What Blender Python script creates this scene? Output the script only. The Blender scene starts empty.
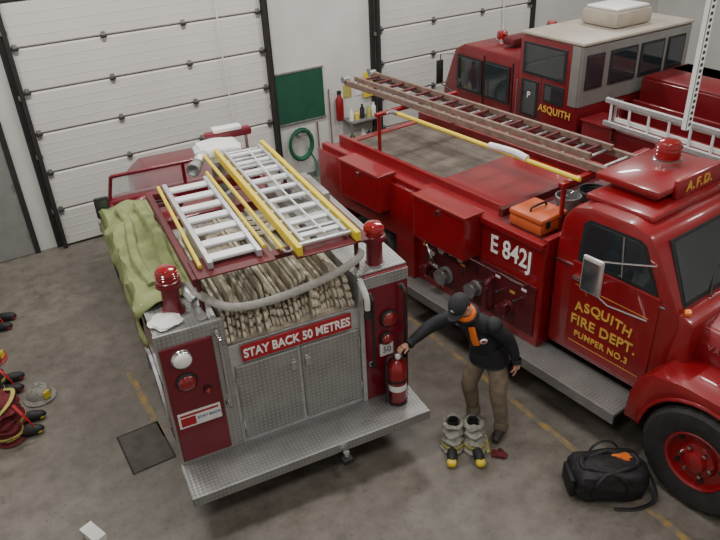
import bpy, bmesh, math, random
from mathutils import Vector, Matrix
random.seed(4)
V=Vector
# ------------------------------------------------------------------ materials
def nmat(name,col,rough=.5,metal=0,var=0,vscale=6,bump=0,bscale=40,coat=0,spec=.5,trans=0,alpha=1):
    m=bpy.data.materials.new(name);m.use_nodes=True;nt=m.node_tree;b=nt.nodes["Principled BSDF"]
    b.inputs["Base Color"].default_value=(*col,1);b.inputs["Roughness"].default_value=rough;b.inputs["Metallic"].default_value=metal
    b.inputs["Coat Weight"].default_value=coat;b.inputs["Specular IOR Level"].default_value=spec
    b.inputs["Transmission Weight"].default_value=trans;b.inputs["Alpha"].default_value=alpha
    tc=nt.nodes.new("ShaderNodeTexCoord")
    n=nt.nodes.new("ShaderNodeTexNoise");n.inputs["Scale"].default_value=vscale;n.inputs["Detail"].default_value=5
    nt.links.new(tc.outputs["Object"],n.inputs["Vector"])
    r=nt.nodes.new("ShaderNodeValToRGB");r.color_ramp.elements[0].position=.3;r.color_ramp.elements[1].position=.7
    r.color_ramp.elements[0].color=(*[c*(1-var) for c in col],1);r.color_ramp.elements[1].color=(*[min(1,c*(1+var*.6)) for c in col],1)
    nt.links.new(n.outputs["Fac"],r.inputs["Fac"]);nt.links.new(r.outputs["Color"],b.inputs["Base Color"])
    if bump:
        n2=nt.nodes.new("ShaderNodeTexNoise");n2.inputs["Scale"].default_value=bscale;n2.inputs["Detail"].default_value=3
        nt.links.new(tc.outputs["Object"],n2.inputs["Vector"])
        bp=nt.nodes.new("ShaderNodeBump");bp.inputs["Strength"].default_value=bump;bp.inputs["Distance"].default_value=.02
        nt.links.new(n2.outputs["Fac"],bp.inputs["Height"]);nt.links.new(bp.outputs["Normal"],b.inputs["Normal"])
    return m
def plate_mat(name,col,k=70):
    m=nmat(name,col,.42,.55,.2,5);nt=m.node_tree;b=nt.nodes["Principled BSDF"]
    tc=nt.nodes.new("ShaderNodeTexCoord");s=nt.nodes.new("ShaderNodeSeparateXYZ");nt.links.new(tc.outputs["Object"],s.inputs[0])
    def M(op,a,c=None):
        n=nt.nodes.new("ShaderNodeMath");n.operation=op
        for i,x in enumerate((a,c)):
            if x is None: continue
            if isinstance(x,(int,float)): n.inputs[i].default_value=x
            else: nt.links.new(x,n.inputs[i])
        return n.outputs[0]
    yz=M('ADD',s.outputs[1],s.outputs[2])
    a=M('SINE',M('MULTIPLY',M('ADD',s.outputs[0],yz),k));c=M('SINE',M('MULTIPLY',M('SUBTRACT',s.outputs[0],yz),k))
    p=M('MULTIPLY',a,c);g=M('GREATER_THAN',p,.35)
    bp=nt.nodes.new("ShaderNodeBump");bp.inputs["Strength"].default_value=.3;bp.inputs["Distance"].default_value=.004
    nt.links.new(p,bp.inputs["Height"]);nt.links.new(bp.outputs["Normal"],b.inputs["Normal"])
    mx=nt.nodes.new("ShaderNodeMixRGB");mx.inputs[2].default_value=(*[min(1,x*1.35) for x in col],1)
    l=b.inputs["Base Color"].links[0];src=l.from_socket;nt.links.new(src,mx.inputs[1]);nt.links.new(M('MULTIPLY',g,.7),mx.inputs[0]);nt.links.new(mx.outputs[0],b.inputs["Base Color"])
    return m
RED=nmat("red_paint",(.225,.006,.010),.3,0,.15,3,coat=.5)
RED3=nmat("red_paint_cab",(.15,.006,.010),.38,0,.15,3,coat=.3)
MAR=nmat("maroon_paint",(.155,.005,.016),.32,0,.15,4,coat=.5)
DRED=nmat("dark_red_steel",(.10,.008,.012),.5,0,.25,8)
PLT=plate_mat("diamond_plate",(.33,.33,.32),85)
PLTD=plate_mat("diamond_plate_dull",(.32,.32,.31),75)
STEP=plate_mat("diamond_plate_step",(.27,.27,.265),85)
ALU=nmat("aluminium",(.56,.57,.58),.38,.6,.15,12)
CHR=nmat("chrome",(.7,.71,.73),.16,1,.05)
STL=nmat("dull_steel",(.3,.3,.3),.5,.6,.3,10)
YEL=nmat("yellow_fibreglass",(.72,.55,.04),.4,0,.1,10)
WHT=nmat("white_plastic",(.72,.72,.70),.45,0,.08)
SLAT=nmat("pale_rung_sleeve",(.72,.74,.76),.45,.1,.1)
BLK=nmat("black_rubber",(.015,.015,.016),.6,0,.3,12,bump=.2)
TIR=nmat("tyre_rubber",(.022,.021,.02),.75,0,.35,9,bump=.3)
DRK=nmat("dark_interior",(.02,.018,.018),.7,0,.3)
GLS=nmat("dark_glass",(.02,.026,.03),.06,0,.1,2,spec=.8,coat=.5)
CGL=nmat("clear_glass",(.6,.65,.66),.05,0,0,2,alpha=.22)
WOOD=nmat("weathered_bed_deck",(.13,.105,.085),.75,0,.4,4,bump=.3,bscale=25)
LADB=nmat("aged_ladder_wood",(.19,.125,.10),.6,0,.3,14)
HOSE=nmat("canvas_hose",(.50,.45,.35),.9,0,.35,9,bump=.5,bscale=90)
HOSG=nmat("grey_hose",(.33,.32,.29),.85,0,.2,20,bump=.3)
TARP=nmat("green_tarp",(.205,.24,.09),.75,0,.3,5,bump=.6,bscale=8)
SIGN=nmat("sign_red",(.36,.012,.02),.45)
COAT=nmat("turnout_red_cloth",(.13,.012,.016),.85,0,.35,7,bump=.5)
LTR=nmat("white_lettering",(.85,.85,.82),.5)
GOLD=nmat("gold_lettering",(.62,.36,.07),.45,0,.1)
LENSR=nmat("red_lens",(.30,.006,.010),.14,0,.1,coat=1,trans=.2)
LENSO=nmat("amber_lens",(.8,.2,.01),.2,coat=1)
LENSW=nmat("clear_lens",(.85,.85,.82),.12,0,.1,20,coat=1)
ORG=nmat("orange_plastic",(.50,.10,.03),.45,0,.15)
ORGC=nmat("orange_fleece",(.75,.17,.02),.9,0,.2,10,bump=.3)
BAG=nmat("black_nylon",(.012,.012,.014),.65,0,.3,8,bump=.5,bscale=18)
JKT=nmat("black_jacket",(.013,.014,.019),.7,0,.3,9,bump=.7,bscale=9)
KHK=nmat("khaki_trousers",(.19,.15,.105),.85,0,.3,10,bump=.9,bscale=9)
SHO=nmat("dark_shoe",(.03,.025,.022),.6)
SKN=nmat("skin",(.50,.26,.185),.5,0,.1,10)
HAIR=nmat("brown_hair",(.05,.03,.02),.8)
CAPM=nmat("dark_cap",(.022,.022,.026),.8,0,.2,20,bump=.3)
GRYC=nmat("grey_canvas",(.27,.26,.225),.9,0,.3,14,bump=.5)
NVY=nmat("turnout_cloth",(.02,.02,.028),.85,0,.3,8,bump=.4)
REFL=nmat("lime_trim",(.42,.38,.09),.6,0,.3,15)
GRN=nmat("green_board",(.012,.08,.045),.6,0,.15)
GHOS=nmat("green_garden_hose",(.02,.12,.06),.4)
WALL=nmat("painted_wall",(.60,.60,.58),.8,0,.08,1.5,bump=.1,bscale=60)
DOORM=nmat("sectional_door_white",(.62,.61,.58),.55,0,.06,1.2)
GRYD=nmat("grey_door",(.22,.22,.21),.5,0,.1)
CEIL=nmat("ceiling_paint",(.55,.55,.53),.9)
BEIG=nmat("beige_roof",(.36,.32,.26),.5,0,.15,4)
SILV=nmat("silver_panel",(.28,.28,.265),.4,.5,.1,5)
DPATCH=nmat("dark_patch_surface",(.085,.075,.065),.6,.3,.3,6)  # dark brown-grey tone of the flat floor rectangle
def concrete():
    m=nmat("concrete_floor",(.185,.167,.145),.5,0,.22,.7,bump=.06,bscale=80);nt=m.node_tree;b=nt.nodes["Principled BSDF"]
    src=b.inputs["Base Color"].links[0].from_socket;tc=nt.nodes.new("ShaderNodeTexCoord")
    n=nt.nodes.new("ShaderNodeTexNoise");n.inputs["Scale"].default_value=4.5;n.inputs["Detail"].default_value=9;n.inputs["Roughness"].default_value=.7
    nt.links.new(tc.outputs["Object"],n.inputs["Vector"])
    r=nt.nodes.new("ShaderNodeValToRGB");r.color_ramp.elements[0].position=.35;r.color_ramp.elements[0].color=(.66,.64,.61,1);r.color_ramp.elements[1].position=.62;r.color_ramp.elements[1].color=(1.05,1.04,1.02,1)
    nt.links.new(n.outputs["Fac"],r.inputs["Fac"])
    x=nt.nodes.new("ShaderNodeMixRGB");x.blend_type='MULTIPLY';x.inputs[0].default_value=1
    nt.links.new(src,x.inputs[1]);nt.links.new(r.outputs["Color"],x.inputs[2])
    v=nt.nodes.new("ShaderNodeTexNoise");v.inputs["Scale"].default_value=22;v.inputs["Detail"].default_value=2
    nt.links.new(tc.outputs["Object"],v.inputs["Vector"])
    r2=nt.nodes.new("ShaderNodeValToRGB");r2.color_ramp.elements[0].position=.27;r2.color_ramp.elements[0].color=(.5,.48,.46,1);r2.color_ramp.elements[1].position=.36;r2.color_ramp.elements[1].color=(1,1,1,1)
    nt.links.new(v.outputs["Fac"],r2.inputs["Fac"])
    y=nt.nodes.new("ShaderNodeMixRGB");y.blend_type='MULTIPLY';y.inputs[0].default_value=.7
    nt.links.new(x.outputs[0],y.inputs[1]);nt.links.new(r2.outputs["Color"],y.inputs[2]);nt.links.new(y.outputs[0],b.inputs["Base Color"])
    rr=nt.nodes.new("ShaderNodeMapRange");rr.inputs[3].default_value=.32;rr.inputs[4].default_value=.6
    nt.links.new(n.outputs["Fac"],rr.inputs[0]);nt.links.new(rr.outputs[0],b.inputs["Roughness"])
    return m
CONC=concrete()
def worn(name,col):
    m=nmat(name,col,.6);nt=m.node_tree;b=nt.nodes["Principled BSDF"];tc=nt.nodes.new("ShaderNodeTexCoord")
    n=nt.nodes.new("ShaderNodeTexNoise");n.inputs["Scale"].default_value=7;n.inputs["Detail"].default_value=8
    nt.links.new(tc.outputs["Object"],n.inputs["Vector"])
    r=nt.nodes.new("ShaderNodeValToRGB");r.color_ramp.elements[0].position=.44;r.color_ramp.elements[1].position=.66
    r.color_ramp.elements[0].color=(.16,.14,.115,1);r.color_ramp.elements[1].color=(*col,1)
    nt.links.new(n.outputs["Fac"],r.inputs["Fac"]);nt.links.new(r.outputs["Color"],b.inputs["Base Color"]);return m
LINE=worn("worn_floor_paint",(.34,.22,.06))
# ------------------------------------------------------------------ builders
G=None
def link(o):
    bpy.context.scene.collection.objects.link(o)
    if G is not None: o.parent=G
    return o
def grp(name,loc=(0,0,0),rz=0):
    global G
    G=None
    e=bpy.data.objects.new(name,None);e.empty_display_size=.2;link(e);e.location=loc;e.rotation_euler=(0,0,math.radians(rz));G=e;return e
def nogrp():
    global G
    G=None
def fin(name,bm,mat,smooth=False,norm=True):
    if norm: bmesh.ops.recalc_face_normals(bm,faces=bm.faces)
    me=bpy.data.meshes.new(name);bm.to_mesh(me);bm.free()
    if smooth:
        for p in me.polygons:p.use_smooth=True
        try: me.set_sharp_from_angle(angle=math.radians(40))
        except Exception: pass
    for mm in (mat if isinstance(mat,(list,tuple)) else [mat]): me.materials.append(mm)
    o=bpy.data.objects.new(name,me);return link(o)
def bev(bm,w,seg=2):
    if w>0: bmesh.ops.bevel(bm,geom=[e for e in bm.edges],offset=w,segments=seg,affect='EDGES',profile=.5,clamp_overlap=True)
def box(name,x,y,z,mat,b=.008,rot=None,seg=2):
    bm=bmesh.new();bmesh.ops.create_cube(bm,size=1)
    s=V((x[1]-x[0],y[1]-y[0],z[1]-z[0]));c=V(((x[0]+x[1])/2,(y[0]+y[1])/2,(z[0]+z[1])/2))
    for v in bm.verts: v.co=V((v.co.x*s.x,v.co.y*s.y,v.co.z*s.z))
    bev(bm,min(b,min(s)*.45),seg)
    if rot is not None: bmesh.ops.transform(bm,matrix=rot,verts=bm.verts)
    bmesh.ops.translate(bm,vec=c,verts=bm.verts)
    return fin(name,bm,mat,b>.015)
def RX(a):return Matrix.Rotation(math.radians(a),4,'X')
def RY(a):return Matrix.Rotation(math.radians(a),4,'Y')
def RZ(a):return Matrix.Rotation(math.radians(a),4,'Z')
def prism(name,poly,axis,lo,hi,mat,b=0,smooth=False):
    bm=bmesh.new()
    def P(a,c,t): return {'x':(t,a,c),'y':(a,t,c),'z':(a,c,t)}[axis]
    A=[bm.verts.new(P(a,c,lo)) for a,c in poly];B=[bm.verts.new(P(a,c,hi)) for a,c in poly]
    bm.faces.new(A);bm.faces.new(B[::-1]);n=len(poly)
    for i in range(n): bm.faces.new((A[i],B[i],B[(i+1)%n],A[(i+1)%n]))
    bmesh.ops.recalc_face_normals(bm,faces=bm.faces)
    bev(bm,b)
    return fin(name,bm,mat,smooth or b>.015)
def align(d):
    return V((0,0,1)).rotation_difference(V(d).normalized()).to_matrix().to_4x4()
def cyl(name,p0,p1,r,mat,r2=None,seg=16):
    p0,p1=V(p0),V(p1);bm=bmesh.new()
    bmesh.ops.create_cone(bm,cap_ends=True,segments=seg,radius1=r,radius2=r if r2 is None else r2,depth=(p1-p0).length)
    bmesh.ops.transform(bm,matrix=Matrix.Translation((p0+p1)/2)@align(p1-p0),verts=bm.verts)
    return fin(name,bm,mat,True)
def lathe(name,prof,org,axis,mat,seg=28):
    bm=bmesh.new();M=Matrix.Translation(V(org))@align(axis);rings=[]
    for r,h in prof:
        if r<1e-5: rings.append([bm.verts.new(M@V((0,0,h)))])
        else: rings.append([bm.verts.new(M@V((r*math.cos(2*math.pi*i/seg),r*math.sin(2*math.pi*i/seg),h))) for i in range(seg)])
    for a,b in zip(rings,rings[1:]):
        for i in range(seg):
            j=(i+1)%seg
            q=[a[i%len(a)],a[j%len(a)],b[j%len(b)],b[i%len(b)]];u=[]
            for v in q:
                if v not in u:u.append(v)
            if len(u)>2:
                try: bm.faces.new(u)
                except ValueError: pass
    return fin(name,bm,mat,True)
def smoothpts(pts,n=6):
    pts=[V(p) for p in pts]
    if len(pts)<3: return pts
    out=[]
    P=[pts[0]*2-pts[1]]+pts+[pts[-1]*2-pts[-2]]
    for i in range(1,len(P)-2):
        for k in range(n):
            t=k/n;a,b,c,d=P[i-1:i+3]
            out.append(.5*((2*b)+(c-a)*t+(2*a-5*b+4*c-d)*t*t+(3*b-a-3*c+d)*t**3))
    out.append(pts[-1]);return out
def tube(name,pts,r,mat,ry=None,sm=True,seg=8,up=(0,0,1)):
    pts=smoothpts(pts) if sm else [V(p) for p in pts]
    ry=r if ry is None else ry
    bm=bmesh.new();rings=[]
    for i,p in enumerate(pts):
        d=(pts[min(i+1,len(pts)-1)]-pts[max(i-1,0)]).normalized()
        u=V(up)
        if abs(d.dot(u))>.98:u=V((1,0,0)) if abs(d.x)<.9 else V((0,1,0))
        s=d.cross(u).normalized();w=s.cross(d).normalized()
        rings.append([bm.verts.new(p+s*r*math.cos(2*math.pi*k/seg)+w*ry*math.sin(2*math.pi*k/seg)) for k in range(seg)])
    for a,b in zip(rings,rings[1:]):
        for k in range(seg): bm.faces.new((a[k],a[(k+1)%seg],b[(k+1)%seg],b[k]))
    bm.faces.new(rings[0]);bm.faces.new(rings[-1][::-1])
    return fin(name,bm,mat,True)
def text(name,s,loc,size,mat,X=(1,0,0),Y=(0,0,1),ext=.003,sx=1,bold=0,space=1):
    c=bpy.data.curves.new(name,'FONT');c.body=s;c.size=size;c.align_x='CENTER';c.align_y='CENTER';c.extrude=ext;c.offset=bold;c.space_character=space
    o=bpy.data.objects.new(name,c);c.materials.append(mat);link(o)
    X=V(X).normalized();Y=V(Y).normalized();Zn=X.cross(Y)
    o.matrix_local=Matrix.Translation(V(loc))@Matrix((X,Y,Zn)).transposed().to_4x4()@Matrix.Diagonal((sx,1,1,1))
    return o
def blob(name,c,s,mat,sub=3,noise=0,rot=None,box_=0,seed=0,flat=None):
    bm=bmesh.new();bmesh.ops.create_icosphere(bm,subdivisions=sub,radius=1)
    rnd=random.Random(seed);ph=[rnd.uniform(0,6) for _ in range(6)]
    for v in bm.verts:
        p=v.co.copy()
        if box_:
            m=max(abs(p.x),abs(p.y),abs(p.z));p=p.lerp(p/m,box_)
        k=1+noise*(math.sin(5*p.x+ph[0])*math.sin(4*p.y+ph[1])+.6*math.sin(9*p.z+ph[2]+3*p.x)+.5*math.sin(11*p.y+ph[3]))
        p=V((p.x*s[0],p.y*s[1],p.z*s[2]))*k
        if rot: p=rot.to_3x3()@p
        v.co=p+V(c)
        if flat is not None and v.co.z<flat: v.co.z=flat
    return fin(name,bm,mat,True)
def wheel(name,c,r,w,out,rim,seg=40):
    ax=(out,0,0);h=w/2
    lathe(name+"_tyre",[(r*.56,-h*.8),(r*.75,-h),(r*.93,-h*.95),(r,-h*.6),(r,h*.6),(r*.93,h*.95),(r*.75,h),(r*.56,h*.8),(r*.54,0),(r*.56,-h*.8)],c,ax,TIR,seg)
    for i in range(30):
        a=2*math.pi*i/30
        M=Matrix.Translation(V(c))@Matrix.Rotation(a,4,'X')
        bm=bmesh.new();bmesh.ops.create_cube(bm,size=1)
        for v in bm.verts:v.co=M@V((v.co.x*w*.72,v.co.y*r*.10,r-.004+v.co.z*.008))
        fin(name+"_tread",bm,TIR)
    lathe(name+"_rim",[(r*.57,h*.75),(r*.54,h*.85),(r*.5,h*.75),(r*.47,h*.35),(r*.34,h*.3),(r*.3,h*.55),(r*.2,h*.6),(r*.17,h*.95),(r*.1,h*1.05),(0,h*1.05)],c,ax,rim,seg)
    for i in range(6):
        a=math.pi*i/3
        p=V(c)+V((out*h*.5,r*.27*math.cos(a),r*.27*math.sin(a)))
        cyl(name+"_lug",p,p+V((out*.05,0,0)),.016,CHR,seg=6)
    for i in range(5):
        a=2*math.pi*(i+.5)/5;p=V(c)+V((out*h*.29,r*.42*math.cos(a),r*.42*math.sin(a)))
        cyl(name+"_hand_hole",p,p+V((out*.02,0,0)),r*.05,DRK,seg=12)
def ladder(name,x0,x1,y0,y1,z0,z1,rail,rung,n,rm=(.022,.035),rr=.017,wide=1):
    def pz(t): return z0+(z1-z0)*t
    ang=math.degrees(math.atan2(z1-z0,y1-y0));Ln=math.hypot(y1-y0,z1-z0)
    for i,x in enumerate((x0,x1)):
        box(name+"_rail_%d"%(i+1),(x-rm[0],x+rm[0]),((y0+y1)/2-Ln/2,(y0+y1)/2+Ln/2),((z0+z1)/2-rm[1],(z0+z1)/2+rm[1]),rail,.006,rot=RX(ang))
    for i in range(n):
        t=(i+.5)/n
        if wide>1: box(name+"_rung_%d"%(i+1),(x0,x1),(y0+(y1-y0)*t-rr*wide,y0+(y1-y0)*t+rr*wide),(pz(t)-rr,pz(t)+rr),rung,.01)
        else: cyl(name+"_rung_%d"%(i+1),(x0,y0+(y1-y0)*t,pz(t)),(x1,y0+(y1-y0)*t,pz(t)),rr,rung,seg=10)
def beacon(name,x,y,z,r,h,base=ALU):
    lathe(name+"_base",[(0,0),(r*1.15,0),(r*1.15,h*.2),(r*.95,h*.28),(0,h*.28)],(x,y,z),(0,0,1),base,24)
    lathe(name+"_dome",[(r,h*.26),(r*1.02,h*.5),(r*.97,h*.8),(r*.8,h*.95),(r*.4,h),(0,h)],(x,y,z),(0,0,1),LENSR,24)
    for k in (.4,.55,.7): lathe(name+"_ring",[(r*1.0,h*k),(r*1.07,h*(k+.03)),(r*1.0,h*(k+.06))],(x,y,z),(0,0,1),LENSR,24)
def quad(name,a,b,c,d,th,mat):
    bm=bmesh.new();A=[V(p) for p in (a,b,c,d)];n=(A[1]-A[0]).cross(A[3]-A[0]).normalized()*th
    lo=[bm.verts.new(p-n) for p in A];hi=[bm.verts.new(p+n) for p in A]
    bm.faces.new(lo);bm.faces.new(hi[::-1])
    for i in range(4):bm.faces.new((lo[i],lo[(i+1)%4],hi[(i+1)%4],hi[i]))
    return fin(name,bm,mat)
# ------------------------------------------------------------------ room
nogrp()
YW=11.15
box("floor",(-3,15),(-1.5,YW+.2),(-.12,0),CONC,0)
box("wall_back",(-3,15),(YW,YW+.2),(0,6),WALL,0)
box("wall_left",(-3.15,-3),(-1.5,YW+.2),(0,6),WALL,0)
box("wall_right",(15,15.15),(-1.5,YW+.2),(0,6),WALL,0)
box("wall_front",(-3,15),(-1.7,-1.5),(0,6),WALL,0)
box("ceiling",(-3.15,15.15),(-1.7,YW+.2),(6,6.15),CEIL,0)
def garage(name,x0,x1):
    grp(name)
    H=.62
    for i in range(6):
        z=i*H
        prism("panel_%d"%(i+1),[(YW-.06,z+.012),(YW-.075,z+.03),(YW-.075,z+H-.03),(YW-.06,z+H-.012),(YW-.01,z+H-.006),(YW-.01,z+.006)],'x',x0,x1,DOORM)
        for zz in (.16,.31,.46):
            box("rib",(x0+.02,x1-.02),(YW-.079,YW-.073),(z+zz-.005,z+zz+.005),DOORM,.002)
        for k in (.0,.33,.66,1.0):
            x=x0+.06+(x1-x0-.12)*k
            if i: 
                box("hinge",(x-.03,x+.03),(YW-.095,YW-.07),(z-.07,z+.07),STL,.004)
                cyl("hinge_pin",(x-.045,YW-.1,z),(x+.045,YW-.1,z),.018,DRK,seg=8)
    for x,s in ((x0-.03,1),(x1+.03,-1)):
        box("track",(x-.03,x+.03),(YW-.17,YW-.08),(0,3.85),DRK,.004)
        box("jamb",(x-s*.11,x-s*.03),(YW-.06,YW-.005),(0,3.85),DRK,.004)
        for z in (.6,1.5,2.4,3.3): box("track_bracket",(x-.05,x+.05),(YW-.12,YW-.005),(z,z+.06),STL,.003)
    box("bottom_seal",(x0,x1),(YW-.09,YW-.01),(0,.03),BLK,.004)
    box("header",(x0-.15,x1+.15),(YW-.1,YW-.005),(3.73,3.9),DRK,.004)
    box("lift_handle",((x0+x1)/2-.1,(x0+x1)/2+.1),(YW-.13,YW-.075),(.85,.9),BLK,.01)
    tube("pull_rope",[(x1-.75,YW-.11,3.6),(x1-.77,YW-.12,2.6),(x1-.73,YW-.12,1.5),(x1-.75,YW-.11,1.1)],.012,WHT)
garage("door_1",1.02,4.84)
garage("door_2",7.10,10.84)
grp("door_3")
box("slab",(-.38,.54),(YW-.05,YW-.01),(.01,2.1),GRYD,.004)
box("frame_right",(.54,.62),(YW-.07,YW),(0,2.18),DRK,.003);box("frame_left",(-.46,-.38),(YW-.07,YW),(0,2.18),DRK,.003)
box("frame_top",(-.46,.62),(YW-.07,YW),(2.1,2.18),DRK,.003)
lathe("knob",[(0,0),(.02,0),(.02,.04),(.035,.05),(.03,.08),(0,.085)],(-.28,YW-.05,1.0),(0,-1,0),CHR,16)
for y in (.3,1.1,1.9): cyl("hinge",(.52,YW-.06,y),(.52,YW-.06,y+.1),.012,STL,seg=8)
nogrp()
box("baseboard_back",(4.97,6.96),(YW-.02,YW),(0,.1),STL,.003)
for i,(x,y0,y1) in enumerate(((4.33,.5,9),(.93,5.9,7.2))):
    box("trim_%d"%(i+1),(x-.035,x+.035),(y0,y1),(0,.002),LINE,0)
grp("dark_floor_patch")  # thin dark rectangle with a blacker border, flat on the concrete
box("patch",(.52,.93),(5.55,6.15),(0,.004),DPATCH,0);box("rim",(.50,.95),(5.53,6.17),(0,.002),DRK,0)
# wall items
grp("chalkboard")
box("board",(4.98,5.93),(YW-.03,YW-.002),(1.12,2.02),GRN,.003)
for a,b,c,d in ((4.96,5.95,1.10,1.13),(4.96,5.95,2.01,2.04)): box("frame",(a,b),(YW-.04,YW-.002),(c,d),STL,.003)
grp("garden_hose")
for k in range(5):
    r=.2+.012*k;tube("coil_%d"%k,[(5.35+r*math.cos(a*math.pi/8),YW-.09-.02*(k%3),.72+r*1.25*math.sin(a*math.pi/8)) for a in range(17)],.016,GHOS,seg=8,sm=False,up=(0,1,0))
tube("tail",[(5.5,YW-.08,.6),(5.6,YW-.15,.3),(5.5,YW-.3,.05),(5.2,YW-.4,.02)],.016,GHOS)
box("hanger",(5.27,5.43),(YW-.2,YW-.002),(.9,.94),STL,.005)
grp("push_broom")
cyl("handle",(6.02,YW-.06,.08),(6.02,YW-.04,1.6),.014,LADB);box("head",(5.87,6.12),(YW-.12,YW-.04),(.0,.08),DRED,.01)
grp("flat_shovel")
cyl("handle",(5.74,YW-.06,.3),(5.74,YW-.04,1.05),.016,LADB);prism("blade",[(5.62,.0),(5.84,.0),(5.85,.3),(5.74,.36),(5.63,.3)],'y',YW-.08,YW-.07,STL)
grp("wall_shelf_with_supplies")
box("shelf",(6.3,6.95),(YW-.35,YW-.005),(.95,.98),STL,.004)
box("shelf_low",(6.3,6.95),(YW-.35,YW-.005),(.5,.53),STL,.004)
for x in (6.31,6.93): box("leg",(x-.015,x+.015),(YW-.34,YW-.31),(0,1.0),STL,.003)
for i,(x,h,m) in enumerate(((6.38,.22,WHT),(6.5,.16,YEL),(6.62,.26,BLK),(6.76,.2,REFL),(6.87,.25,WHT))):
    lathe("bottle_%d"%i,[(0,0),(.045,0),(.045,h*.7),(.02,h*.85),(.02,h),(0,h)],(x,YW-.2,.98),(0,0,1),m,14)
    lathe("jug_%d"%i,[(0,0),(.05,0),(.05,h*.6),(.02,h*.8),(.02,h*.9),(0,h*.9)],(x,YW-.2,.53),(0,0,1),(BLK,YEL,WHT,GRN,BLK)[i],14)
grp("wall_notice");box("sheet",(6.35,6.52),(YW-.012,YW-.002),(1.36,1.6),REFL,.002);box("sheet_2",(6.6,6.8),(YW-.012,YW-.002),(1.36,1.62),WHT,.002)
grp("safety_vest")
box("hook",(6.87,6.91),(YW-.05,YW-.002),(1.78,1.81),STL,.004)
prism("vest",[(6.76,1.3),(7.0,1.3),(7.0,1.62),(6.96,1.77),(6.91,1.77),(6.88,1.66),(6.85,1.77),(6.80,1.77),(6.76,1.62)],'y',YW-.06,YW-.03,YEL,.006)
grp("wall_extinguisher")
lathe("tank",[(0,0),(.07,0),(.075,.03),(.075,.38),(.04,.44),(.03,.48),(0,.48)],(6.2,YW-.1,1.0),(0,0,1),RED,20)
box("valve",(6.16,6.24),(YW-.12,YW-.08),(1.48,1.55),BLK,.01);box("bracket",(6.17,6.23),(YW-.03,YW-.002),(1.1,1.3),STL,.003)
grp("slotted_ceiling_strut")
box("strut",(4.44,4.495),(2.9,2.905),(3.42,5.998),WHT,0);box("flange",(4.44,4.443),(2.9,2.94),(3.42,5.998),WHT,0)
for i in range(60):
    z=3.45+i*.042
    box("slot",(4.456,4.479),(2.897,2.901),(z,z+.022),DRK,0)
# ------------------------------------------------------------------ ENGINE 1
O1=(1.985,4.31,0);A1=-6
grp("fire_engine",O1,A1)
box("step_deck",(-1.18,1.18),(0,.46),(.46,.5),STEP,.006)
box("step_lip",(-1.18,1.18),(-.012,.01),(.40,.505),STEP,.006)
for x in (-1.18,1.18): box("step_end",(x-.008,x+.008),(0,.44),(.40,.49),STEP,.004)
box("step_frame",(-.9,.9),(.05,.4),(.34,.45),DRK,.01)
cyl("hitch_ball",(.25,-.05,.36),(.25,-.05,.42),.03,CHR);box("hitch",(.2,.3),(-.1,.3),(.3,.36),DRK,.01)
for a in (-.95,.55): box("mud_flap",(a,a+.4),(.75,.77),(.12,.55),BLK,.003)
box("body_core",(-1.13,1.13),(.47,2.95),(.98,1.6),MAR,.01)
for sx in (-1,1):
    a,b=(sx*1.15,sx*.62) if sx<0 else (.62,1.15)
    for y0,y1 in ((.46,.98),(2.05,2.95)): box("side_compartment",(a,b),(y0,y1),(.5,1.0),MAR,.01)
    prism("wheel_arch_trim",[(1.515+.53*math.cos(t*math.pi/12),.5+.53*math.sin(t*math.pi/12)) for t in range(13)]+[(1.515+.49*math.cos(t*math.pi/12),.5+.49*math.sin(t*math.pi/12)) for t in range(12,-1,-1)],'x',sx*1.15-.015,sx*1.15+.015,ALU)
box("chassis",(-.5,.5),(.7,5.2),(.45,.8),DRK,.01)
box("coffer_left",(-1.15,-.63),(.46,2.95),(1.58,1.9),MAR,.015)
box("coffer_right",(.68,1.17),(.46,2.95),(1.58,1.93),MAR,.015)
box("coffer_left_top",(-1.16,-.62),(.45,2.96),(1.9,1.925),PLT,.006)
box("coffer_right_top",(.67,1.18),(.45,2.96),(1.93,1.955),PLT,.006)
box("coffer_right_inner",(.655,.68),(.47,2.95),(1.6,1.955),PLT,.004)
box("rear_centre",(-.6,.68),(.44,.5),(.5,1.62),ALU,.006)
box("bed_floor",(-.63,.68),(.5,2.95),(1.58,1.62),ALU,.004)
box("rear_left_trim",(-1.17,-.58),(.425,.47),(.5,1.93),PLT,.01)
box("rear_left_panel",(-1.15,-.70),(.41,.44),(.54,1.80),MAR,.012)
box("rear_right_panel",(.70,1.18),(.42,.47),(.5,1.93),MAR,.012)
box("rear_right_trim",(.665,.71),(.41,.46),(.5,1.93),ALU,.006)
box("rear_right_band",(.71,1.18),(.412,.42),(1.80,1.92),PLT,.003)
box("door_left",(-.555,.035),(.415,.45),(.56,1.40),PLTD,.012)
box("door_right",(.065,.655),(.415,.45),(.56,1.40),PLTD,.012)
for x in (-.02,.12): box("latch",(x-.03,x+.03),(.395,.42),(1.18,1.28),CHR,.008)
for x in (-.55,.65):
    for z in (.7,1.2): cyl("door_hinge",(x,.41,z),(x,.41,z+.09),.012,CHR,seg=8)
box("sign_board",(-.48,.57),(.395,.41),(1.445,1.615),SIGN,.003)
text("sign_text","STAY BACK 50 METRES",(.045,.39,1.53),.125,LTR,bold=.003,sx=.80)
def lamp(n,x,z,r,m,y=.41):
    lathe(n+"_bezel",[(0,0),(r*1.2,0),(r*1.15,.02),(r,.03),(0,.03)],(x,y,z),(0,-1,0),CHR if m is LENSW else BLK,24)
    lathe(n+"_lens",[(r,.025),(r*.9,.04),(r*.5,.055),(0,.06)],(x,y,z),(0,-1,0),m,24)
lamp("work_lamp",-.98,1.66,.08,LENSW);lamp("tail_lamp",-.98,1.42,.08,LENSR)
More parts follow.
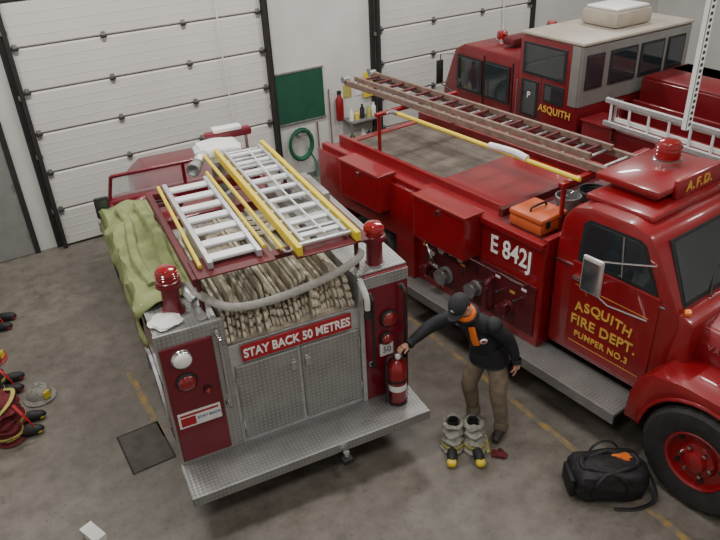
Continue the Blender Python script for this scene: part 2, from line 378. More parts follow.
lamp("tail_lamp_2",.96,1.42,.08,LENSR);lamp("marker",-.82,1.28,.03,LENSR);lamp("reverse_lamp",.93,1.20,.06,LENSR)
box("notice_plate",(-1.12,-.74),(.395,.41),(.94,1.10),WHT,.003)
box("notice_stripe",(-1.10,-.76),(.392,.396),(1.065,1.085),SIGN,0);box("notice_stripe_2",(-1.10,-.97),(.392,.396),(.96,1.05),SIGN,0)
text("notice_text","STAY BACK",(-.85,.391,1.015),.04,nmat("blue_ink",(.02,.04,.25)),ext=.001)
box("licence_plate",(.86,1.0),(.40,.42),(1.0,1.14),WHT,.003);text("licence_mark","50",(.93,.397,1.07),.09,BLK,ext=.001)
for x,z0,z1 in ((-.66,1.05,1.82),(.76,.95,1.75),(1.1,.95,1.75)):
    tube("grab_rail",[(x,.41,z0),(x,.33,z0+.02),(x,.33,z0+.1),(x,.33,z1-.1),(x,.33,z1-.02),(x,.41,z1)],.016,CHR if x<0 else BLK)
    for z in (z0,z1): lathe("rail_foot",[(0,0),(.03,0),(.025,.02),(0,.02)],(x,.415,z),(0,-1,0),CHR,14)
tube("nozzle",[(.66,.36,1.95),(.69,.3,1.8),(.70,.31,1.66)],.028,WHT);lathe("nozzle_tip",[(0,0),(.03,0),(.04,.08),(0,.08)],(.70,.31,1.66),(0,0,-1),BLK,16)
for y in (.6,2.45):
    for x in (-.7,.75): cyl("rack_post",(x,y,1.9),(x,y,2.3),.022,DRED)
    box("rack_beam",(-.75,.8),(y-.05,y+.05),(2.27,2.32),DRED,.01)
box("rack_plate_left",(-.72,-.05),(.46,.80),(2.32,2.335),DRED,.004)
box("rack_plate_right",(.1,.78),(.38,.62),(2.32,2.335),DRED,.004)
box("rack_side",(-.76,-.70),(.5,2.5),(2.24,2.32),DRED,.01);box("rack_side_2",(.76,.82),(.5,2.5),(2.24,2.32),DRED,.01)
for x,y in ((-.92,.75),(.93,.60)):
    lathe("beacon_stand",[(0,0),(.10,0),(.10,.03),(.08,.04),(.075,.25),(.11,.27),(.11,.3),(0,.3)],(x,y,1.92),(0,0,1),MAR,20)
    beacon("beacon",x,y,2.21,.09,.15,MAR)
box("pump_house",(-1.05,1.05),(2.96,3.35),(.5,1.72),MAR,.02)
box("pump_top",(-1.06,1.06),(2.95,3.36),(1.72,1.74),MAR,.005)
for i in range(4): lathe("gauge",[(0,0),(.04,0),(.04,.03),(.035,.035),(0,.035)],(-1.05,3.0+.09*i,1.35+.12*(i%2)),(-1,0,0),CHR,18)
lathe("monitor_base",[(0,0),(.14,0),(.12,.1),(.09,.12),(.08,.45),(0,.45)],(.2,3.2,1.74),(0,0,1),STL,20)
tube("monitor_barrel",[(.2,3.2,2.15),(.1,3.12,2.32),(-.02,2.98,2.40),(-.1,2.85,2.38)],.06,ALU,seg=14)
lathe("monitor_nozzle",[(0,0),(.05,0),(.075,.12),(.075,.2),(.06,.2),(0,.12)],(-.1,2.86,2.38),(-.5,-.9,-.05),STL,18)
blob("monitor_cover",(.22,3.2,2.36),(.27,.22,.10),WHT,3,.06,box_=.45,seed=3)
box("light_bar",(.15,.72),(3.42,3.55),(2.38,2.48),MAR,.03);box("light_bar_centre",(.25,.6),(3.41,3.56),(2.47,2.52),WHT,.02)
for x in (.2,.65): cyl("light_bar_post",(x,3.45,1.72),(x,3.48,2.4),.02,CHR)
box("cab_floor",(-1.05,1.05),(3.35,4.5),(.6,.95),MAR,.02)
for sx in (-1,1):
    prism("cab_side",[(3.35,.9),(4.5,.9),(4.5,1.52),(4.2,1.52),(4.0,1.34),(3.65,1.32),(3.5,1.6),(3.35,1.72)],'x',sx*1.02-.05,sx*1.02+.05,MAR,.02)
box("seat_base",(-.95,.95),(3.4,3.85),(.95,1.25),DRED,.05);box("seat_back",(-.95,.95),(3.36,3.5),(1.2,1.76),DRED,.05)
box("engine_cover",(-.3,.3),(3.85,4.45),(.95,1.4),MAR,.06)
tube("steering_wheel",[(-.55+.2*math.cos(a*math.pi/10),4.05+.17*math.sin(a*math.pi/10),1.5-.1*math.sin(a*math.pi/10)) for a in range(21)],.014,BLK,sm=False)
cyl("steering_column",(-.55,4.05,1.48),(-.55,4.4,1.2),.02,BLK)
box("dash",(-1.0,1.0),(4.30,4.55),(1.2,1.55),MAR,.05)
prism("windshield",[(-.96,1.55),(.96,1.55),(.9,1.82),(-.9,1.82)],'y',4.41,4.42,CGL)
for a,b in (((-1.0,4.42,1.5),(-.92,4.40,1.84)),((1.0,4.42,1.5),(.92,4.40,1.84)),((-.92,4.40,1.84),(.92,4.40,1.84)),((0,4.42,1.5),(0,4.40,1.84))): cyl("windshield_bar",a,b,.024,MAR)
prism("hood",[(-.62,.8),(.62,.8),(.6,1.4),(.4,1.56),(-.4,1.56),(-.6,1.4)],'y',4.5,5.7,MAR,.04)
for sx in (-1,1):
    pts=[(5.1+.62*math.cos(t*math.pi/12),.52+.66*math.sin(t*math.pi/12)) for t in range(13)]+[(5.1+.55*math.cos(t*math.pi/12),.5+.56*math.sin(t*math.pi/12)) for t in range(12,-1,-1)]
    prism("front_fender",pts,'x',min(sx*.6,sx*1.12),max(sx*.6,sx*1.12),MAR,.02)
    lathe("headlamp",[(0,-.1),(.09,-.08),(.11,0),(.1,.03),(0,.05)],(sx*.8,5.72,.95),(0,1,0),CHR,20)
    wheel("front_wheel",(sx*.98,5.1,.5),.5,.26,sx,RED)
    wheel("rear_wheel",(sx*.98,1.515,.5),.5,.3,sx,RED)
tube("mirror_arm",[(-1.04,3.4,1.55),(-1.12,3.3,1.75),(-1.16,3.2,1.9)],.012,CHR)
box("mirror",(-1.24,-1.08),(3.16,3.21),(1.84,2.09),BLK,.03);box("mirror_glass",(-1.22,-1.10),(3.15,3.165),(1.87,2.06),GLS,.004)
tube("mirror_arm_2",[(1.04,3.9,1.45),(1.15,3.85,1.55),(1.2,3.85,1.62)],.012,CHR);box("mirror_2",(1.13,1.27),(3.83,3.87),(1.55,1.78),BLK,.03)
box("front_bumper",(-1.15,1.15),(5.8,5.92),(.45,.65),CHR,.03);box("grille",(-.5,.5),(5.68,5.74),(.75,1.35),CHR,.02)
box("tool_tray",(.74,1.1),(2.0,2.6),(1.955,2.08),STL,.02)
tube("suction_hose",[(-.95,3.1,1.80),(-.8,3.3,1.86),(-.5,3.4,1.88),(-.3,3.2,1.80)],.05,MAR,seg=12)
# ladders on engine 1
grp("roof_ladder",O1,A1)
ladder("ladder",-.58,-.16,.55,2.3,2.375,2.41,ALU,SLAT,7,wide=3.2)
cyl("pole_left",(-.66,.6,2.36),(-.64,2.3,2.42),.018,YEL);cyl("pole_right",(-.10,.6,2.40),(-.12,2.35,2.45),.018,YEL)
grp("extension_ladder",O1,A1)
ladder("bed_section",.14,.68,.38,2.95,2.385,2.42,YEL,ALU,11,rm=(.024,.045),wide=1.2)
ladder("fly_section",.21,.61,.5,2.85,2.39,2.43,ALU,SLAT,9,rm=(.016,.035),wide=2)
tube("halyard",[(.42,.5,2.44),(.40,1.4,2.46),(.44,2.7,2.48)],.01,WHT)
grp("pike_pole",O1,A1)
cyl("pole",(.04,.55,2.36),(.0,2.95,2.42),.02,YEL);tube("hook",[(.04,.56,2.36),(.04,.45,2.38),(.08,.42,2.4),(.09,.47,2.4)],.01,STL)
# hose load
grp("fire_hose",O1,A1)
n=34
for i in range(n):
    x=-.57+1.18*i/(n-1);top=2.02+.07*math.sin(i*.7)+random.uniform(-.03,.03)-.06*(i<5);y0=.42+random.uniform(-.03,.06)
    lean=random.uniform(-5,5)+12*math.sin(i*.35)
    nl=4;z0=1.66
    for k in range(nl):
        a=z0+(top-z0)*k/nl;b=z0+(top-z0)*(k+1)/nl-.006;c=(a+b)/2;h=(b-a)/2
        poly=[(2.1,a),(2.1,b)]+[(y0+h+.02*k-h*math.sin(t*math.pi/6),c+h*math.cos(t*math.pi/6)) for t in range(7)]
        o=prism("fold",poly,'x',x-.014,x+.014,HOSE,.004)
        sh=math.tan(math.radians(lean))
        for v in o.data.vertices: v.co.x+=(v.co.z-1.66)*sh*.45
box("hose_base",(-.6,.65),(.46,2.1),(1.62,1.68),HOSE,.01)
tube("draped_hose",[(-.80,.75,2.16),(-.66,.50,2.10),(-.5,.38,2.04),(-.2,.35,2.02),(.2,.36,2.05),(.5,.36,2.12),(.66,.36,2.19),(.72,.42,2.22)],.036,HOSG,ry=.013,seg=10,up=(0,-1,.4))
lathe("coupling",[(.04,0),(.05,.02),(.05,.12),(.04,.14)],(-.80,.72,2.13),(.3,-.7,-.4),ALU,16)
for k in range(4): tube("lay_%d"%k,[(-.5+.1*k,1.2,2.04),(-.3,1.6+.1*k,2.06),(.2,1.5+.12*k,2.06),(.5,1.9,2.03)],.04,HOSE,ry=.018)
# tarp over left coffer
grp("tarpaulin",O1,A1)
bm=bmesh.new();NX,NY=16,44;vs=[]
for j in range(NY+1):
    row=[]
    y=.88+2.3*j/NY
    for i in range(NX+1):
        t=i/NX;u=t*1.05
        if u<.53: x=-.64-u;z=1.95
        else: x=-1.19-.02*math.sin(j*.6);z=1.95-(u-.53)*.75
        z+=.022*math.sin(j*.55+i*.4)+.016*math.sin(i*1.3+j*.2)+.01*math.sin(j*1.7-i*.9)
        x+=.014*math.sin(j*.8+i)
        z=max(z,1.94) if u<.5 else z
        row.append(bm.verts.new((x,y+.04*math.sin(i*.7),z)))
    vs.append(row)
for j in range(NY):
    for i in range(NX): bm.faces.new((vs[j][i],vs[j][i+1],vs[j+1][i+1],vs[j+1][i]))
o=fin("sheet",bm,TARP,True);md=o.modifiers.new("s",'SOLIDIFY');md.thickness=.008;md.offset=1
tube("fold_roll",[(-.78,1.0,2.0),(-.80,1.6,2.02),(-.76,2.2,2.0),(-.80,3.0,2.0)],.06,TARP,ry=.035)
tube("fold_roll_2",[(-1.0,1.2,1.98),(-1.05,1.8,2.0),(-.98,2.6,1.99),(-1.02,3.0,1.98)],.045,TARP,ry=.025)
grp("rag",O1,A1)
blob("cloth",(-1.02,.60,1.95),(.13,.12,.025),WHT,3,.15,seed=5,flat=1.93)
grp("hose_nozzle",O1,A1)
lathe("body",[(0,0),(.04,0),(.03,.06),(.03,.14),(.045,.2),(.04,.22),(0,.2)],(-.74,.47,1.975),(.0,1,.0),ALU,18)
EX=V((.97,.28,.505))
grp("fire_extinguisher",O1,A1)
lathe("tank",[(0,0),(.085,0),(.095,.02),(.095,.4),(.085,.44),(.05,.49),(.03,.51),(.03,.54),(0,.54)],EX,(0,0,1),RED,28)
lathe("label",[(.0965,.17),(.0965,.24)],EX,(0,0,1),WHT,28);lathe("label_2",[(.0965,.27),(.0965,.30)],EX,(0,0,1),BLK,28)
lathe("foot_band",[(.097,0),(.1,.0),(.1,.03),(.097,.03)],EX,(0,0,1),BLK,28)
box("valve",(EX.x-.03,EX.x+.03),(EX.y-.03,EX.y+.03),(EX.z+.53,EX.z+.59),CHR,.01)
box("lever",(EX.x-.02,EX.x+.15),(EX.y-.015,EX.y+.015),(EX.z+.59,EX.z+.605),BLK,.005,rot=RY(-8));box("carry_handle",(EX.x-.02,EX.x+.14),(EX.y-.015,EX.y+.015),(EX.z+.555,EX.z+.568),BLK,.005)
lathe("gauge",[(0,0),(.025,0),(.025,.012),(0,.012)],EX+V((0,-.03,.56)),(0,-1,0),WHT,16)
tube("hose",[EX+V((-.03,0,.56)),EX+V((-.1,-.01,.55)),EX+V((-.125,-.02,.4)),EX+V((-.115,-.02,.15))],.013,BLK)
lathe("horn",[(.015,0),(.028,.12),(0,.12)],EX+V((-.115,-.02,.17)),(0,0,-1),BLK,14)
# ------------------------------------------------------------------ ENGINE 2
O2=(4.58,2.88,0);A2=4.6
grp("pumper_truck",O2,A2)
SX=dict(X=(0,-1,0),Y=(0,0,1))
PX=.235
box("running_board",(0,.42),(.25,3.5),(.46,.5),STEP,.006);box("running_board_lip",(-.008,.01),(.25,3.5),(.38,.505),STEP,.005)
box("running_board_r",(2.2,2.6),(.25,3.5),(.46,.5),STEP,.006)
box("chassis",(.8,1.8),(-1.5,5.4),(.4,.8),DRK,.01)
box("body_lower",(PX+.005,2.34),(1.44,3.45),(.5,1.74),RED,.015)
for a,b in ((.16,.62),(1.98,2.44)):
    box("rear_side",(a,b),(3.4,5.5),(1.0,1.7),RED,.02)
    box("rear_side_lo",(a,b),(3.4,3.75),(.5,1.02),RED,.015);box("rear_side_lo2",(a,b),(4.85,5.5),(.5,1.02),RED,.015)
box("rear_face",(.6,2.0),(5.35,5.48),(.5,1.7),RED,.01)
box("front_bulkhead",(.26,2.32),(1.43,1.50),(1.6,1.82),RED,.01)
box("side_rail_l",(.2,.30),(1.45,5.45),(1.7,1.78),RED,.015);box("side_rail_r",(2.28,2.38),(1.45,5.45),(1.7,1.78),RED,.015)
box("inner_wall_l",(.50,.56),(2.25,5.45),(1.6,1.82),RED,.01);box("inner_wall_r",(1.98,2.04),(2.25,5.45),(1.6,1.82),RED,.01)
box("bed_front_wall",(.42,2.2),(2.2,2.27),(1.6,1.84),DRED,.01)
for i in range(9): box("deck_board",(.56+.158*i,.56+.158*i+.154),(2.27,5.35),(1.66,1.685),WOOD,.004)
box("pump_top_deck",(.30,2.2),(1.5,2.2),(1.735,1.75),DRED,.004)
for x0,y0,y1,z0,z1 in ((-.02,2.34,3.2,1.28,1.80),(-.02,3.85,4.7,1.32,1.80)):
    box("side_locker",(x0,.25),(y0,y1),(z0,z1),RED,.015);box("locker_lid",(x0-.015,.26),(y0-.012,y1+.012),(z1,z1+.025),RED,.008)
    box("locker_latch",(x0-.02,x0),((y0+y1)/2-.03,(y0+y1)/2+.03),(z1-.10,z1-.04),CHR,.004)
box("pump_panel",(PX-.01,PX+.005),(1.5,3.3),(.62,1.24),DRED,.004)
for y,z,r in ((2.95,1.12,.07),(2.78,1.14,.05),(3.1,1.0,.05),(2.62,1.12,.05)):
    lathe("gauge",[(0,0),(r,0),(r,.03),(r*.85,.04)],(PX-.01,y,z),(-1,0,0),CHR,20);lathe("gauge_face",[(0,.032),(r*.85,.032)],(PX-.01,y,z),(-1,0,0),WHT,20)
for y,z,r in ((2.35,.85,.08),(2.85,.8,.09),(1.85,.85,.065),(3.15,.78,.06)):
    lathe("inlet",[(0,0),(r*1.2,0),(r*1.2,.02),(r,.03),(r,.08),(r*1.1,.09),(r*1.1,.13),(0,.13)],(PX-.01,y,z),(-1,0,0),STL if r>.07 else DRED,22)
    for a in (0,1,2): 
        p=V((PX-.09,y,z))+V((0,math.cos(a*2.09)*r*1.25,math.sin(a*2.09)*r*1.25));cyl("inlet_lug",p-V((.04,0,0)),p,.014,CHR,seg=8)
tube("pump_pipe",[(PX-.01,3.2,1.2),(.12,3.1,1.15),(.1,2.95,.95),(PX-.01,2.9,.85)],.03,CHR);tube("pump_pipe_2",[(PX-.01,2.1,1.1),(.12,2.1,1.05),(.12,2.1,.75),(PX-.01,2.1,.7)],.03,DRED)
for y in (1.7,1.95,2.2,2.5): 
    cyl("valve_rod",(PX-.01,y,1.02),(.14,y,1.02),.008,CHR);blob("valve_knob",(.13,y,1.02),(.022,.022,.022),BLK,2)
for i,y in enumerate((1.62,1.78,2.0,2.55,2.68,3.22)):
    box("label_tag",(PX-.015,PX-.009),(y,y+.07),(1.13-.1*(i%2),1.16-.1*(i%2)),(WHT,GOLD)[i%2],.001)
tube("hand_rail",[(PX-.01,3.35,1.25),(.14,3.35,1.25),(.14,2.6,1.26),(.14,1.6,1.26),(PX-.01,1.6,1.25)],.012,CHR,sm=False)
text("fleet_number","E 842J",(PX-.004,1.89,1.50),.30,LTR,bold=.004,sx=.78,**SX)
# cab
cab=[(1.40,.6),(1.40,1.75),(1.36,2.08),(1.25,2.24),(1.05,2.30),(.62,2.30),(.42,2.25),(.32,2.14),(.02,1.62),(.0,1.5),(.1,.6)]
prism("cab_shell",cab,'x',.34,2.26,RED,.05)
box("roof_bulge",(.5,2.1),(.5,1.25),(2.27,2.34),RED,.06)
for sx,x in ((-1,.335),(1,2.265)):
    prism("side_window",[(1.08,1.74),(1.06,2.10),(1.0,2.15),(.52,2.15),(.46,2.12),(.28,1.74)],'x',x-.006,x+.006,GLS,.003)
    prism("window_seal",[(1.12,1.71),(1.10,2.12),(1.03,2.18),(.50,2.18),(.43,2.14),(.23,1.71)],'x',x-.003,x+.003,BLK,.001)
    cyl("vent_post",(x,.62,1.74),(x,.66,2.15),.01,CHR,seg=8)
    prism("door_panel",[(1.16,.68),(1.16,1.70),(.2,1.70),(.2,.68)],'x',x-.012,x+.012,RED,.01)
    box("door_handle",(x-.05,x+.05),(.98,1.13),(1.52,1.55),CHR,.01)
    box("sill_trim",(x-.008,x+.008),(.15,1.38),(1.62,1.635),CHR,.002)
prism("rear_window",[(.7,1.85),(1.9,1.85),(1.85,2.1),(.75,2.1)],'y',1.396,1.41,GLS,.003)
quad("windshield_seal",(.42,.04,1.64),(2.18,.04,1.64),(2.08,.33,2.18),(.52,.33,2.18),.008,BLK)
quad("windshield",(.47,.06,1.68),(2.13,.06,1.68),(2.04,.32,2.15),(.56,.32,2.15),.014,GLS)
for x in (.8,1.5): tube("wiper",[(x,.0,1.64),(x+.15,.08,1.75),(x+.38,.15,1.86)],.008,BLK)
prism("cowl",[(.15,.8),(.15,1.62),(.0,1.62),(-.12,1.57),(-.12,.8)],'x',.36,2.24,RED,.03)
prism("hood",[(.50,.9),(.50,1.36),(.58,1.48),(.85,1.55),(1.3,1.58),(1.75,1.55),(2.02,1.48),(2.10,1.36),(2.10,.9)],'y',-1.55,-.1,RED,.03)
box("hood_crease",(1.26,1.34),(-1.5,-.1),(1.57,1.60),RED,.015)
box("radiator",(.7,1.9),(-1.66,-1.54),(.6,1.42),RED,.03);
for i in range(6): box("grille_bar",(.75,1.85),(-1.7,-1.65),(.75+.1*i,.79+.1*i),CHR,.01)
box("bumper",(.15,2.45),(-1.95,-1.8),(.45,.68),CHR,.03)
wc=(-.56,.5)
for sx in (-1,1):
    x0,x1=(.03,.56) if sx<0 else (2.04,2.57)
    arc=[(wc[0]+.58*math.cos(t*math.pi/14),wc[1]+.06+.54*math.sin(t*math.pi/14)) for t in range(15)]
    outer=[(-1.75,.62),(-1.78,.85),(-1.66,1.05),(-1.40,1.15),(-1.0,1.19),(-.3,1.20),(-.02,1.15),(.1,1.03),(.16,.85),(.18,.55)]
    poly=[(.18,.55),(wc[0]+.58,.55)]+arc+[(wc[0]-.58,.55),(-1.72,.55)]+outer[:-1]
    prism("front_fender",poly,'x',x0,x1,RED,.05)
    tube("fender_lip",[(x0 if sx<0 else x1,a,b) for a,b in arc],.02,RED,sm=False)
    lathe("headlamp",[(0,-.1),(.1,-.08),(.13,0),(.11,.03),(0,.06)],(.36 if sx<0 else 2.24,-1.76,.95),(0,-1,0),CHR,24)
    wheel("front_wheel",(.12 if sx<0 else 2.48,wc[0],.52),.52,.27,sx,RED)
    wheel("rear_wheel",(.3 if sx<0 else 2.3,4.3,.52),.52,.3,sx,RED)
    text("hood_name","VALKOR",(.497 if sx<0 else 2.103,-.40,1.34),.08,CHR,X=(0,sx,0),Y=(0,0,1),ext=.006,space=1.3)
lathe("cowl_marker",[(0,0),(.03,0),(.03,.04),(0,.06)],(.42,-.02,1.62),(-.3,0,1),LENSO,16)
# arched door lettering
adv={'A':.098,'S':.092,'Q':.112,'U':.108,'I':.052,'T':.092,'H':.105}
s="ASQUITH";tot=sum(adv[c] for c in s);pos=-tot/2
for i,ch in enumerate(s):
    cpos=pos+adv[ch]/2;pos+=adv[ch];t=cpos/(tot/2)
    text("door_letter_%d"%i,ch,(.318,.74-cpos,1.25-.05*t*t),.145,GOLD,bold=.003,X=(0,-1,-.16*t),Y=(0,-.16*t,1))
text("door_text_2","FIRE DEPT.",(.318,.72,1.05),.155,GOLD,bold=.003,space=1.05,**SX)
text("door_text_3","PUMPER NO.3",(.318,.72,.89),.095,GOLD,bold=.002,space=1.1,**SX)
for z in (.78,1.45): box("pinstripe",(.321,.324),(.28,1.1),(z,z+.006),GOLD,0)
box("mirror_head",(-.02,.02),(.60,.82),(1.66,2.03),ALU,.02);box("mirror_back",(-.035,-.015),(.62,.80),(1.68,2.01),CHR,.01)
tube("mirror_arm",[(.33,.30,1.42),(.1,.58,1.55),(0,.66,1.68)],.011,CHR,sm=False);tube("mirror_arm_2",[(.33,.95,1.46),(.1,.80,1.55),(0,.76,1.68)],.011,CHR,sm=False)
tube("mirror_arm_3",[(.33,.3,2.0),(.12,.55,2.0),(0,.72,2.0)],.011,CHR,sm=False)
box("light_platform",(.72,1.75),(.62,1.32),(2.40,2.47),RED,.02)
box("light_platform_front",(.95,1.78),(.58,.64),(2.34,2.53),RED,.02)
for x in (.85,1.65): box("platform_leg",(x-.03,x+.03),(.7,1.2),(2.28,2.42),RED,.01)
text("roof_text","A.F.D.",(1.30,.577,2.435),.14,GOLD,bold=.003,space=1.2)
beacon("roof_beacon",1.40,1.0,2.47,.12,.24,CHR)
for y in (1.62,4.7):
    for x in (.66,2.0): cyl("gantry_post",(x,y,1.75),(x,y,2.26),.025,RED)
    box("gantry_beam",(.6,2.06),(y-.035,y+.035),(2.23,2.28),RED,.01)
grp("extension_ladder",O2,A2)
ladder("bed",1.08,1.58,1.4,6.05,2.33,2.33,LADB,ALU,17,rm=(.025,.04))
ladder("fly",1.15,1.51,1.7,5.9,2.40,2.40,LADB,DRED,15,rm=(.022,.035))
for x in (1.08,1.58): cyl("foot_roller",(x-.05,6.05,2.37),(x+.05,6.05,2.37),.05,STL)
grp("pike_pole",O2,A2)
cyl("pole",(.74,1.5,2.32),(.74,4.4,2.32),.025,YEL);lathe("head",[(.03,0),(.03,.1),(0,.25)],(.74,4.4,2.32),(0,1,0),STL,12);tube("hook",[(.74,4.45,2.32),(.67,4.53,2.32),(.62,4.45,2.32)],.01,STL)
tube("wrap",[(.74,2.2,2.34),(.74,2.4,2.36),(.74,2.75,2.34)],.04,WHT)
grp("toolbox",O2,A2)
box("tray",(.36,.76),(1.62,2.06),(1.752,1.87),ORG,.02);box("lid",(.35,.77),(1.61,2.07),(1.87,1.94),ORG,.03)
tube("handle",[(.44,1.84,1.94),(.46,1.84,1.98),(.66,1.84,1.98),(.68,1.84,1.94)],.012,BLK)
for x in (.45,.67): box("latch",(x-.025,x+.025),(1.595,1.615),(1.83,1.91),BLK,.004)
grp("bucket",O2,A2)
lathe("pail",[(0,0),(.1,0),(.13,.22),(.14,.22),(.14,.24),(.125,.24),(.095,.01),(0,.01)],(.96,1.78,1.752),(0,0,1),STL,24)
tube("bail",[(.83,1.78,1.98),(.86,1.72,2.04),(.96,1.70,2.07),(1.06,1.72,2.04),(1.09,1.78,1.98)],.006,CHR)
grp("coiled_rope",O2,A2)
for k in range(4): tube("turn_%d"%k,[(1.5+(.14+.01*k)*math.cos(a*math.pi/8),1.85+(.14+.01*k)*math.sin(a*math.pi/8),1.77+.03*k) for a in range(17)],.018,BLK,sm=False)
# ------------------------------------------------------------------ TRUCK 3
grp("crew_cab_fire_engine",(7.8,6.9,0),0)
W3=2.35
prism("crew_cab",[(0,.55),(0,2.74),(.06,2.80),(1.15,2.80),(1.22,2.72),(1.26,.55)],'x',0,W3,RED3,.03)
box("crew_roof",(-.02,W3+.02),(-.05,1.2),(2.79,2.84),BEIG,.02)
prism("front_cab",[(1.22,.55),(1.22,2.40),(2.6,2.40),(2.85,2.28),(3.15,1.55),(3.2,.55)],'x',.02,W3-.02,RED3,.05)
box("rear_silver",(.0,W3),(-.03,.02),(1.92,2.78),SILV,.01)
for a,b in ((.12,.42),(.6,1.12),(1.25,1.72),(1.85,2.2)):
    box("rear_window_frame",(a-.03,b+.03),(-.045,-.02),(2.16,2.66),BLK,.01);box("rear_window",(a,b),(-.052,-.03),(2.19,2.63),GLS,.01)
box("rear_lower",(.02,W3-.02),(-.02,.02),(.55,1.92),RED3,.01)
box("side_silver",(-.012,.0),(.0,.16),(1.92,2.78),SILV,.003)
def w3(y0,y1,z0,z1,n="window"):
    box(n+"_frame",(-.012,.004),(y0-.035,y1+.035),(z0-.035,z1+.035),BLK,.01);box(n,(-.018,0),(y0,y1),(z0,z1),GLS,.01)
w3(.28,1.1,2.25,2.66);w3(.28,.62,1.90,2.12,"low");w3(.80,1.1,1.6,2.10,"crew_door_window")
w3(1.45,1.98,1.66,2.2,"cab_door_window");w3(2.12,2.7,1.66,2.18,"front_quarter")
text("side_text","ASQUITH",(-.014,.40,1.76),.15,GOLD,bold=.002,space=1.05,**SX)
text("side_mark","P",(-.022,.95,1.9),.14,LTR,**SX)
for y in (.72,1.36,2.05): box("door_gap",(-.004,.012),(y-.006,y+.006),(.7,2.3),DRK,0)
box("grab",(-.05,-.03),(1.18,1.2),(1.2,2.1),CHR,.006);box("handle",(-.03,0),(1.5,1.62),(1.35,1.38),CHR,.005)
quad("windshield3",(.12,3.14,1.62),(W3-.12,3.14,1.62),(W3-.12,2.88,2.26),(.12,2.88,2.26),.012,GLS)
box("roof_unit",(.95,1.75),(.25,.95),(2.84,3.08),BEIG,.06);box("roof_unit_lid",(1.0,1.7),(.3,.9),(3.08,3.12),WHT,.02)
box("front_light_bar",(.35,2.0),(1.75,2.0),(2.44,2.56),DRED,.03)
for x in (.6,1.75): beacon("roof_lamp",x,2.3,2.40,.09,.18,CHR)
for sx,x in ((-1,0),(1,W3)):
    tube("mirror_arm",[(x,2.8,2.2),(x+sx*.2,2.95,2.2),(x+sx*.22,2.95,1.7),(x,2.85,1.55)],.014,CHR,sm=False);box("mirror",(x+sx*.22-.07,x+sx*.22+.07),(2.93,2.97),(1.7,2.1),BLK,.02)
    wheel("front_wheel",(x-sx*.14,2.35,.5),.5,.28,sx,RED3);wheel("rear_wheel",(x-sx*.14,-1.9,.5),.5,.3,sx,RED3)
box("body_l",(.05,.5),(-4.4,-.1),(.95,1.75),RED3,.02);box("body_r",(1.85,2.3),(-4.4,-.1),(.95,2.2),RED3,.02)
box("body_core",(.4,1.9),(-4.4,-.1),(.6,1.5),RED3,.02);box("body_lip",(.02,.52),(-4.42,-.08),(1.75,1.78),RED3,.005)
box("cover",(1.25,2.3),(-1.9,-.12),(2.14,2.2),RED3,.03);box("hose_bed_wall",(.85,.9),(-4.3,-.3),(1.5,1.95),RED3,.01)
box("cover_front",(1.25,2.3),(-1.92,-1.88),(1.5,2.2),RED3,.01);box("cover_side",(1.23,1.27),(-1.9,-.12),(1.5,2.16),RED3,.01)
box("chassis3",(.7,1.65),(-4.4,3.0),(.4,.7),DRK,.01)
for y in (-.7,-2.6): box("ladder_bracket",(.02,.10),(y-.04,y+.04),(1.6,2.2),CHR,.01)
grp("roof_ladder",(7.8,6.9,0),0)
for z in (1.86,2.18): box("rail",(-.05,.0),(-3.9,-.55),(z-.035,z+.035),ALU,.008)
for i in range(11): cyl("rung_%d"%i,(-.025,-3.75+i*.31,1.86),(-.025,-3.75+i*.31,2.18),.018,SLAT)
for z in (1.93,2.13): box("fly_rail",(.01,.04),(-3.6,-.7),(z-.03,z+.03),WHT,.006)
# ------------------------------------------------------------------ floor things
grp("duffel_bag",(4.20,2.84,0),-30)
blob("bag_body",(0,0,.17),(.36,.215,.185),BAG,4,.04,box_=.5,seed=2,flat=.0)
tube("opening_rim",[(.26*math.cos(a*math.pi/8),.12*math.sin(a*math.pi/8),.335+.02*math.sin(a*2)) for a in range(17)],.026,BAG,sm=False)
blob("orange_jacket",(.13,.05,.335),(.10,.045,.028),ORGC,3,.18,seed=9)
tube("strap_1",[(-.2,-.2,.1),(-.18,-.22,.3),(-.05,-.17,.38),(.08,-.22,.3),(.12,-.21,.1)],.016,BAG,ry=.008)
tube("strap_2",[(-.15,.2,.15),(-.1,.18,.36),(.05,.22,.38),(.15,.2,.3),(.16,.21,.12)],.016,BAG,ry=.008)
tube("shoulder_strap",[(.34,0,.25),(.40,-.1,.12),(.38,-.2,.02),(.2,-.27,.012),(0,-.26,.012)],.02,BAG,ry=.006)
box("end_pocket",(-.385,-.33),(-.13,.13),(.05,.26),BAG,.025)
grp("turnout_boots",(3.42,3.96,0),-34)
